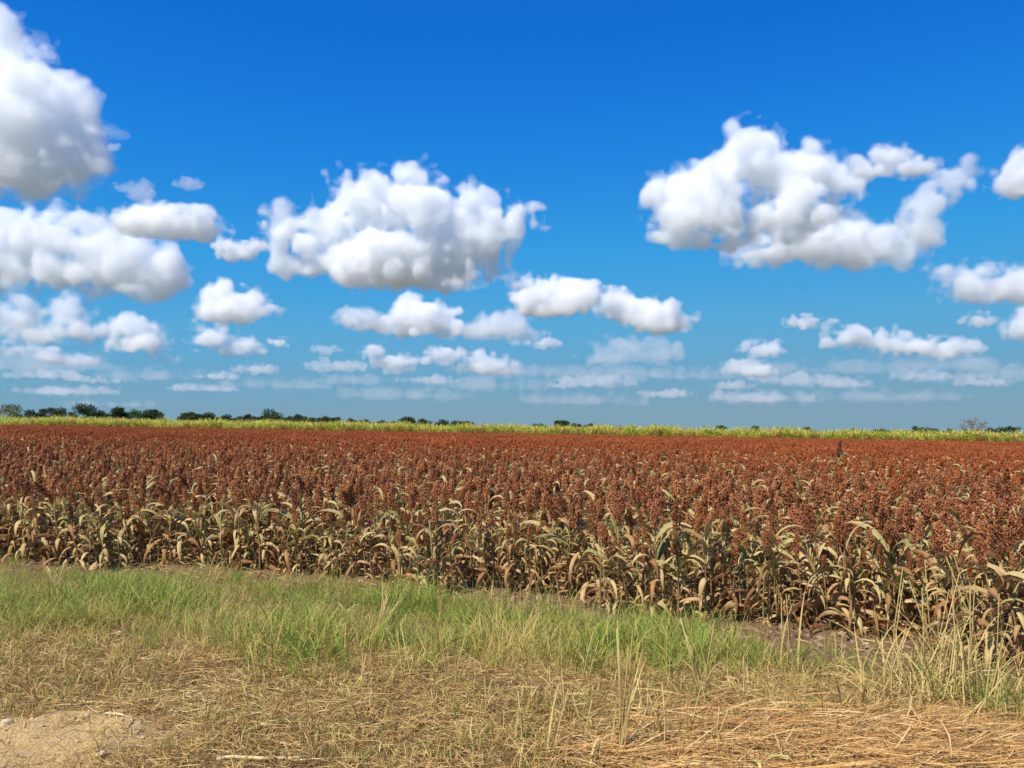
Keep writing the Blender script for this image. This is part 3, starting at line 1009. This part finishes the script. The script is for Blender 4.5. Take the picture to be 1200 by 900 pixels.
grass_clump(440, 752, .72, 15, .035, 'pale tall grass clump leaning over, straw-tipped, rising out of the green grass', tint=(.15, .6), leanx=.28, seed=4, th=(72, 88), bend=(10, 60))
grass_clump(345, 735, .50, 6, .04, 'single dark-green coarse clump sprouting in fine grass by a sorghum row', tint=(.7, 1.0), w=.016, seed=9)
grass_clump(398, 728, .40, 5, .03, 'broad-bladed dark green clump near the pale leaning grass clump', tint=(.6, 1.0), w=.022, seed=12, bend=(60, 120))
grass_clump(745, 700, .45, 6, .03, 'dark green weed clump standing alone on the bare earth strip', tint=(.75, 1.0), w=.020, seed=14)
grass_clump(575, 700, .35, 6, .03, 'short dry clump at the border of bare earth and grass', tint=(.05, .5), w=.012, seed=15)
grass_clump(820, 820, .62, 8, .06, 'loose pale grass clump with thin bent stems between straw and green grass', tint=(.1, .6), w=.010, seed=16, stalks=3)
grass_clump(928, 790, .72, 5, .05, 'wiry stems with one drooping broad leaf beside the large withered bush', tint=(.1, .6), w=.016, seed=17, stalks=3)
grass_clump(725, 885, .70, 7, .02, 'forked pale dry stalk with narrow leaves rising from the straw', tint=(.1, .5), w=.011, leanx=.18, seed=18, stalks=3, th=(76, 89), bend=(5, 60))
grass_clump(775, 880, .40, 4, .03, 'pale cut stalk with a broken top next to the forked dry stalk', tint=(.1, .6), w=.010, seed=19, stalks=3)
grass_clump(700, 900, .30, 9, .05, 'short grey-green clump spreading at the foot of the forked dry stalk', tint=(.3, .8), w=.010, seed=20, bend=(30, 130))
grass_clump(645, 880, .42, 5, .03, 'thin faded clump with curled tips standing in short withered grass', tint=(.1, .6), w=.010, seed=21, stalks=1)
grass_clump(380, 862, .22, 3, .015, 'small sprout with a bent pale tip on the trampled ground', tint=(.5, .8), w=.016, seed=22, bend=(60, 140))
grass_clump(885, 905, .32, 4, .03, 'green grey-bladed sprout folded over sharply in the straw heap', tint=(.5, .9), w=.026, seed=23, bend=(100, 170))
grass_clump(925, 905, .26, 4, .03, 'pale dry leaf sprout beside the folded green one in the straw heap', tint=(.0, .4), w=.026, seed=24, bend=(20, 90))
grass_clump(60, 690, .40, 7, .05, 'faded grass clump rising near the bordering rows above the sandy patch', tint=(.1, .6), w=.012, seed=25)
for q, (px_, py_, h_) in enumerate([(610, 868, .30), (660, 838, .34), (690, 862, .26), (800, 868, .30), (840, 880, .28), (755, 848, .30), (560, 838, .26), (480, 790, .34), (530, 800, .40), (690, 800, .36), (870, 812, .36), (300, 800, .26), (425, 812, .30), (985, 790, .40)]):
    c_ = grass_clump(px_, py_, h_, 5, .035, 'thin faded weed sprouting on its own out of the trampled litter', 'weed', tint=(.0, .75), w=.008, seed=60 + q, stalks=2, bend=(20, 120), cat='weed')
    c_['group'] = 'thin weeds in the trampled litter'
# the big withered bush at the end of the grass band
grass_clump(1105, 812, .95, 190, .27, 'big withered grass bush with tangled pale blades at the end of the grass band', 'grass_bush', tint=(-.05, .72), w=.0085, bend=(20, 130), seed=30, th=(40, 88), stalks=12)
grass_clump(1060, 830, .55, 60, .20, 'low brown tangle of broken stems leaning against the big withered bush', 'grass_bush', tint=(.0, .35), w=.010, bend=(10, 80), seed=31, th=(20, 70), stalks=8)
grass_clump(1165, 850, .55, 14, .16, 'sprawling dry stems on bare earth behind the straw heap', 'grass_bush', tint=(.0, .4), w=.009, bend=(0, 60), seed=32, th=(10, 60), stalks=6)


def stone(px, py, r, mat, label):
    x, y, z = place(px, py)
    rnd_ = random.Random(int(px))
    import bmesh
    bm = bmesh.new()
    bmesh.ops.create_icosphere(bm, subdivisions=3, radius=1)
    for v in bm.verts:
        c = v.co
        k_ = 1 + .22 * math.sin(c.x * 2.3 + px) * math.cos(c.y * 2.1 + 1) + .12 * math.sin(c.z * 4 + c.x * 3)
        v.co = Vector((c.x * 1.25, c.y * .9, c.z * .72)) * k_ * r
    me_ = bpy.data.meshes.new('stone'); bm.to_mesh(me_); bm.free()
    me_.polygons.foreach_set('use_smooth', [True] * len(me_.polygons))
    me_.materials.append(mat)
    o = link('stone', me_, None, (x, y, z + r * .42), (0, 0, rnd_.random() * 6))
    tag(o, label, 'stone')


stone(140, 744, .028, M_STONE_W, 'small white stone in the green grass')
stone(8, 850, .036, M_STONE, 'rounded pale tan stone lying by the sandy patch')
stone(118, 893, .022, M_STONE, 'small tan pebble at the road edge of the sandy patch')


def fallen(px, py, L_, w, yaw, label, name='fallen_leaf', mat=M_DRY, tint=.85, curl=.6, seed=0):
    x, y, z = place(px, py)
    rnd_ = random.Random(seed)
    lf = leaf(L_, w, R(14), R(38), rnd_, 8, curl, rnd_.uniform(-.6, .6), rnd_.uniform(-.9, .9), tint, .1, 1.0)
    o = link(name, lf.mesh(name, [mat], True), None, (x, y, z + .03), (0, 0, yaw))
    tag(o, label, 'dry leaf', 'dry leaves fallen on the verge')


LIT = 'curled dry tan leaf fallen among the withered grass'
for q, (px, py, L_, w, yaw) in enumerate([(230, 738, .16, .02, .3), (235, 757, .20, .03, 2.4), (90, 832, .25, .022, 3.2), (262, 778, .2, .02, .8), (580, 775, .2, .03, 1.1), (610, 810, .16, .035, .2),
                                          (865, 800, .2, .03, 2.2), (905, 822, .16, .05, 1.2), (992, 815, .18, .05, 1.7), (1010, 760, .2, .04, .8), (690, 818, .17, .03, 2.9), (540, 745, .16, .03, 1.3),
                                          (500, 860, .2, .02, .4), (335, 815, .2, .018, 2.6), (120, 840, .18, .025, .2), (960, 805, .16, .03, .5), (1045, 825, .2, .03, 2.7)]):
    fallen(px, py, L_, w, yaw, LIT, seed=q)


def dry_stem(px, py, L_, r, yaw, label):
    x, y, z = place(px, py)
    n_ = 7
    pts = [(L_ * (i / (n_ - 1) - .5), .02 * math.sin(i * 1.1), .004 * math.sin(i * 2)) for i in range(n_)]
    mb = tube(pts, [r * (1 - .3 * i / n_) for i in range(n_)], 7, .8)
    for i in (2, 4):
        a = np.array(pts[i]); tube([a - [.006, 0, 0], a + [.006, 0, 0]], [r * 1.15, r * 1.15], 7, .5, 0, mb)
    o = link('dry_stem', mb.mesh('dry_stem', [M_DRY], True), None, (x, y, z + r + .012), (0, 0, yaw))
    tag(o, label, 'dry stem')


dry_stem(174, 776, .16, .014, .5, 'thick pale broken stem lying in the dry grass below the green band')
dry_stem(305, 893, .46, .012, .12, 'long pale cut stem lying flat by the sandy patch')
dry_stem(100, 825, .40, .008, -.05, 'thin brown stem lying across the top of the sandy patch')
dry_stem(970, 832, .50, .007, .05, 'long thin straw-coloured stem at the back of the straw heap')


# ------------------------------------------------------------------ clouds: bodies of white vapour at their real height
def cloud_mat(name, dens, col=(1, 1, 1)):
    m, nt, out = new_mat(name)
    v = N(nt, 'ShaderNodeVolumeScatter')
    v.inputs['Color'].default_value = (*col, 1)
    v.inputs['Density'].default_value = dens
    v.inputs['Anisotropy'].default_value = 0.15
    nt.links.new(v.outputs[0], out.inputs['Volume'])
    m.cycles.volume_sampling = 'DISTANCE'
    m.cycles.homogeneous_volume = True
    return m


def surface_net(F):
    s = F > 0
    nx_, ny_, nz_ = F.shape
    cnt = np.zeros((nx_ - 1, ny_ - 1, nz_ - 1), np.int8)
    sl = lambda a, b, c, A: A[a:nx_ - 1 + a, b:ny_ - 1 + b, c:nz_ - 1 + c]
    for a in (0, 1):
        for b in (0, 1):
            for c in (0, 1):
                cnt += sl(a, b, c, s)
    act = (cnt > 0) & (cnt < 8)
    I, J, K = np.nonzero(act)
    ids = np.full(act.shape, -1, np.int64)
    ids[act] = np.arange(len(I))
    acc = np.zeros((len(I), 3)); num = np.zeros(len(I))
    cor = [(a, b, c) for a in (0, 1) for b in (0, 1) for c in (0, 1)]
    for A in cor:
        for ax in range(3):
            if A[ax]:
                continue
            B = list(A); B[ax] = 1
            f0 = F[I + A[0], J + A[1], K + A[2]]; f1 = F[I + B[0], J + B[1], K + B[2]]
            m = (f0 > 0) != (f1 > 0)
            t = np.where(m, f0 / np.where(m, f0 - f1, 1), 0)
            pos = np.tile(np.array(A, float), (len(I), 1)); pos[:, ax] += t
            acc += pos * m[:, None]; num += m
    V = np.column_stack([I, J, K]) + acc / num[:, None]
    Q = []
    for ax in range(3):
        u, w = (ax + 1) % 3, (ax + 2) % 3
        a = [slice(None)] * 3; b = [slice(None)] * 3
        a[ax] = slice(0, -1); b[ax] = slice(1, None)
        s0, s1 = s[tuple(a)], s[tuple(b)]
        E_ = np.argwhere(s0 != s1)
        E_ = E_[(E_[:, u] > 0) & (E_[:, w] > 0) & (E_[:, u] < F.shape[u] - 1) & (E_[:, w] < F.shape[w] - 1)]
        if not len(E_):
            continue
        def cell(du, dw):
            c = E_.copy(); c[:, u] += du; c[:, w] += dw
            return ids[c[:, 0], c[:, 1], c[:, 2]]
        q = np.column_stack([cell(-1, -1), cell(0, -1), cell(0, 0), cell(-1, 0)])
        flip = ~s[E_[:, 0], E_[:, 1], E_[:, 2]]
        q[flip] = q[flip][:, ::-1]
        Q.append(q)
    return V, np.concatenate(Q) if Q else np.zeros((0, 4), int)


def mesh_np(name, V, Q, mat):
    me_ = bpy.data.meshes.new(name)
    me_.vertices.add(len(V)); me_.vertices.foreach_set('co', V.astype(np.float32).reshape(-1))
    me_.loops.add(len(Q) * 4); me_.loops.foreach_set('vertex_index', Q.astype(np.int32).reshape(-1))
    me_.polygons.add(len(Q)); me_.polygons.foreach_set('loop_start', np.arange(0, len(Q) * 4, 4, dtype=np.int32))
    me_.materials.append(mat)
    me_.update(calc_edges=True)
    me_.validate()
    return me_


BASE_ALT = 900.0
HOR = lambda px: 493.7 + 16.6 * px / 1200


def cloud(lobes, label, thick=1.0, base=None, vox_px=2.2, rough=1.0, seed=1, D=None, depth=.65):
    """lobes: (x, y, rx, ry) seen in the picture; the cloud stands at the distance its flat base implies"""
    rgl = np.random.default_rng(seed + 500)
    grown = list(lobes)
    for (x, y, rx, ry) in lobes:                          # smaller heads budding from the big ones
        for _ in range(4):
            a = rgl.uniform(-.5, math.pi + .5); k_ = rgl.uniform(.28, .52)
            grown.append((x + rx * .85 * math.cos(a), y - ry * .8 * math.sin(a), max(rx * k_, ry * k_), ry * k_ * 1.1))
    main = np.array(lobes, float)
    lobes = grown
    L_ = np.array(lobes, float)
    cx = main[:, 0].mean(); by = base
    vox_px = min(vox_px, max(1.45, .13 * main[:, 2:].mean()))
    if D is None:
        el = max(.026, (HOR(cx) - by) / FPX)
        D = min(24000.0, BASE_ALT / el)
    mpp = D / FPX
    ctr = []
    for (x, y, rx, ry) in lobes:
        d = ray(x, y)
        ctr.append((d.x / d.y * D, D, CAM_Z + d.z / d.y * D))
    L_[:, 2:] *= .98
    ctr = np.array(ctr); rad = np.column_stack([L_[:, 2], (L_[:, 2] + L_[:, 3]) * .5 * depth, L_[:, 3]]) * mpp
    rgl = np.random.default_rng(seed)
    ctr[:, 1] += rgl.normal(0, 1, len(ctr)) * rad[:, 1] * .35
    org = np.array([ctr[:, 0].mean(), D, ctr[:, 2].min()])
    ctr = ctr - org
    vox = vox_px * mpp
    pad = 7 * mpp + .25 * rad.max()
    lo = (ctr - rad).min(0) - pad; hi = (ctr + rad).max(0) + pad
    n_ = np.maximum(6, np.ceil((hi - lo) / vox).astype(int))
    ax = [lo[i] + vox * np.arange(n_[i]) for i in range(3)]
    F = np.full(n_, 0.0, np.float32)
    for c, r in zip(ctr, rad):
        q = ((ax[0] - c[0]) / r[0])[:, None, None] ** 2 + ((ax[1] - c[1]) / r[1])[None, :, None] ** 2 + ((ax[2] - c[2]) / r[2])[None, None, :] ** 2
        sd = (1 - np.sqrt(q)) * min(r[0], r[2])           # metres inside
        F += np.exp(np.clip(sd / (.10 * main[:, 3].mean() * mpp), -30, 12)).astype(np.float32)
    F = np.log(F + 1e-9) * .10 * main[:, 3].mean() * mpp
    F = np.minimum(F, rad[:, 2].max() * 1.5)
    S = main[:, 2:].mean() * mpp
    F0 = F.copy()
    amp = 1.2 * rough
    wl = 1.6 * S
    o = 0
    fine = 0
    while wl > 1.8 * vox and o < 7:
        nse = grid_noise(seed * 31 + o, ax[0] / wl + 3.1 * o, ax[1] / wl, ax[2] / wl + 7.7)
        if o == 0:
            F += (nse - .5) * amp * S * .45
        else:
            F += (np.abs(2 * nse - 1) - .36) * amp * S
        if o >= 2:
            fine = fine + (nse - .5) * amp * S
        amp *= .64; wl *= .52; o += 1
    F -= 1.6 * np.maximum(0, -.28 * S - F0)               # no stray scraps away from the cloud
    # flatter underside
    zb = (ctr[:, 2] - rad[:, 2]).min()
    F -= np.clip((zb + .26 * S - ax[2]) / (.30 * S), 0, 3)[None, None, :] ** 2 * S * .16
    for i in range(3):
        idx = [slice(None)] * 3
        for e in (0, -1):
            idx[i] = e; F[tuple(idx)] = -1e3
            idx[i] = slice(None)
    root = link('cloud', None, None, org)
    root.empty_display_size = 10
    tag(root, label, 'cloud', 'fair-weather clouds')
    tau = .62 * thick / S                                       # extinction per metre
    for nm, iso, dn, wisp in (('veil', -.19, .60, 1.6), ('fringe', -.05, 1.6, 1.1), ('body', .09, 2.6, .8)):
        if nm == 'body' and thick < .5:
            continue
        V, Q = surface_net(F + fine * wisp - iso * S)
        if len(Q) < 12:
            continue
        V = V * vox + lo
        link(nm, mesh_np(nm, V, Q, cloud_mat('cloud_' + nm, dn * tau)), root)
    return root


CLOUDS = [
    ('huge towering grey-bellied cloud, bright along its top', 1.6, [(-20, 108, 66, 76), (22, 136, 56, 62), (58, 167, 52, 52), (86, 182, 34, 38), (4, 62, 24, 32), (-70, 150, 90, 90), (25, 208, 78, 30)], 242),
    ('broad white cloud below the huge grey-bellied one', 1.3, [(65, 282, 52, 36), (118, 302, 52, 36), (165, 320, 40, 22), (15, 285, 45, 36), (-35, 295, 50, 45), (90, 325, 75, 20)], 348),
    ('small oval flat-bottomed white cloud with a ragged lower fragment at one end', 1.1, [(200, 262, 48, 18), (172, 259, 26, 15), (234, 266, 24, 16)], 284),
    ('ragged comma-shaped fragment trailing from the small oval cloud', .7, [(260, 286, 11, 9), (278, 295, 20, 11), (298, 289, 10, 7)], 310),
    ('large many-lobed white cloud in mid sky with a wispy tail', 1.4, [(340, 272, 32, 22), (375, 275, 36, 26), (430, 238, 44, 36), (402, 215, 18, 20), (484, 245, 54, 36), (553, 240, 30, 26), (572, 268, 38, 34), (505, 292, 78, 36), (430, 305, 58, 32), (608, 256, 22, 14), (535, 325, 40, 14), (372, 302, 36, 24)], 345),
    ('compact domed white cloud with a pointed top', 1.2, [(258, 346, 20, 16), (278, 362, 36, 20), (252, 368, 22, 13)], 385),
    ('small white cloud directly below the compact domed one', 1.1, [(250, 396, 26, 14), (280, 406, 26, 11)], 420),
    ('white dome with faint low wings on both sides', 1.2, [(495, 372, 34, 22), (470, 382, 20, 12), (520, 384, 24, 12)], 396),
    ('faint grey wing of cloud beside the white dome', .7, [(412, 374, 18, 12), (438, 378, 24, 11)], 388),
    ('thin grey cloud bridging the white dome and the long low cloud', .6, [(548, 388, 28, 10), (590, 380, 26, 16), (600, 390, 24, 10)], 400),
    ('bright puffy cloud with a second lump trailing beside it', 1.3, [(640, 350, 38, 22), (672, 352, 30, 20), (650, 338, 18, 14), (625, 342, 16, 14)], 378),
    ('long white cloud tapering beside the bright puffy one', 1.2, [(730, 362, 28, 20), (765, 372, 38, 20), (795, 376, 20, 13), (715, 352, 14, 12)], 390),
    ('big tall white cloud with a cauliflower top', 1.4, [(830, 242, 54, 44), (886, 190, 34, 42), (930, 214, 54, 38), (800, 245, 30, 36), (870, 265, 55, 26), (982, 218, 26, 26), (925, 248, 50, 30)], 295),
    ('bright white cloud spread in front of the big cauliflower-topped one', 1.3, [(945, 278, 60, 34), (1005, 290, 54, 28), (900, 298, 34, 13), (1045, 280, 34, 28)], 325),
    ('small round tuft of cloud with a thin flat base', .8, [(1045, 184, 22, 18), (1065, 198, 28, 9), (1020, 202, 24, 8)], 212),
    ('wispy slanting arm of cloud reaching upward', .55, [(1088, 242, 26, 22), (1112, 216, 22, 14), (1138, 200, 18, 12), (1080, 272, 22, 26)], 300),
    ('white cloud just beyond the upper tip of the slanting wispy arm', .9, [(1188, 212, 26, 22), (1215, 205, 34, 28), (1168, 220, 14, 8)], 236),
    ('low broad white cloud under the slanting wispy arm', 1.1, [(1108, 326, 22, 20), (1145, 336, 40, 20), (1200, 338, 50, 22)], 360),
    ('tiny flat white cloud alone above a long bank', .9, [(944, 379, 18, 8)], 388),
    ('long low bank of small bright puffs', 1.0, [(1000, 396, 28, 13), (1035, 398, 26, 12), (1100, 410, 36, 11), (1060, 408, 36, 10), (980, 388, 12, 7)], 422),
    ('little pair of puffs at the end of the long low bank', .8, [(890, 409, 22, 9), (866, 430, 16, 9), (880, 436, 24, 7)], 444),
    ('thin bluish veil of cloud under the long tapering one', .5, [(740, 404, 40, 10), (715, 422, 32, 8), (760, 416, 26, 8)], 430),
    ('hazy stacked cloud bank above the pale loose-crowned tree', .9, [(20, 372, 36, 20), (75, 366, 26, 17), (40, 392, 62, 13)], 404),
    ('soft round cloud beside the hazy stacked bank', .9, [(150, 384, 26, 14), (165, 404, 32, 11), (184, 420, 16, 7)], 428),
    ('low streaky cloud under the hazy stacked bank', .6, [(20, 410, 26, 7), (50, 416, 24, 7), (85, 424, 22, 7)], 434),
    ('small pale cloud low over the skyline below the mid-sky cloud', .7, [(438, 412, 14, 8), (460, 424, 22, 10), (466, 434, 14, 6)], 440),
    ('bright low cloud with a slanting crest', .9, [(522, 416, 22, 9), (572, 430, 34, 10), (560, 420, 14, 8)], 440),
    ('small flat cloud slipping under the bright puffy one', .8, [(630, 402, 22, 7)], 410),
    ('tiny oval puff of cloud alone in blue sky', .8, [(328, 402, 10, 6)], 409),
    ('thin flat cloudlet pair above the skyline trees', .55, [(378, 409, 12, 5), (374, 428, 14, 7), (402, 430, 20, 6)], 438),
] + [('faint low scrap of cloud just over the distant trees', .50, [(x_, y_, w_, h_), (x_ + w_ * .6, y_ + 1, w_ * .5, h_ * .6)], y_ + h_ + 3) for x_, y_, w_, h_ in
     [(300, 433, 22, 6), (255, 441, 16, 4), (500, 446, 24, 5), (690, 448, 34, 6), (655, 452, 14, 4), (930, 446, 40, 6), (860, 452, 20, 5), (990, 450, 26, 5),
      (1090, 442, 36, 6), (1150, 448, 24, 5), (890, 468, 46, 5), (780, 462, 24, 4), (240, 456, 26, 4), (80, 460, 40, 4), (50, 440, 30, 5), (115, 446, 20, 4)]] + [
    ('thin milky smear of cloud low in the haze', .20, [(x_, y_, w_, h_), (x_ - w_ * .7, y_ + 2, w_ * .5, h_ * .6)], y_ + h_ + 3) for x_, y_, w_, h_ in
     [(40, 428, 60, 9), (180, 440, 40, 7), (330, 452, 46, 6), (420, 446, 40, 7), (575, 452, 50, 6), (620, 436, 40, 7), (735, 438, 50, 8), (820, 440, 40, 7),
      (905, 432, 50, 8), (1010, 432, 60, 8), (1120, 428, 50, 7), (1180, 440, 40, 7), (480, 464, 50, 5), (680, 470, 50, 4), (1040, 466, 60, 5), (140, 474, 40, 4)]] + [
    ('puffy white cloud under the low broad one, past the long bank', .9, [(1192, 386, 20, 15), (1215, 380, 26, 20)], 402),
    ('dim small smudge of cloud under the low broad white cloud', .5, [(1146, 376, 18, 9)], 386),
    ('tiny wisp beside the huge grey-bellied cloud', .35, [(134, 174, 7, 5)], 182),
    ('soft translucent wisp above the small oval cloud', .3, [(164, 226, 16, 12), (140, 220, 12, 6)], 240),
    ('faint translucent smear in open blue above the oval cloud', .3, [(222, 216, 14, 7)], 226),
]
for q, (lab, th_, lobes, base) in enumerate(CLOUDS):
    cloud(lobes, lab, th_ * (1.0 if base < 400 else .85), base, seed=q + 3, vox_px=3.2 if len(lobes) > 5 else 2.65, rough=.75 if q == 0 else 1.0 if len(lobes) > 4 else .7)  # low far clouds made thinner, standing in for the haze that fades them
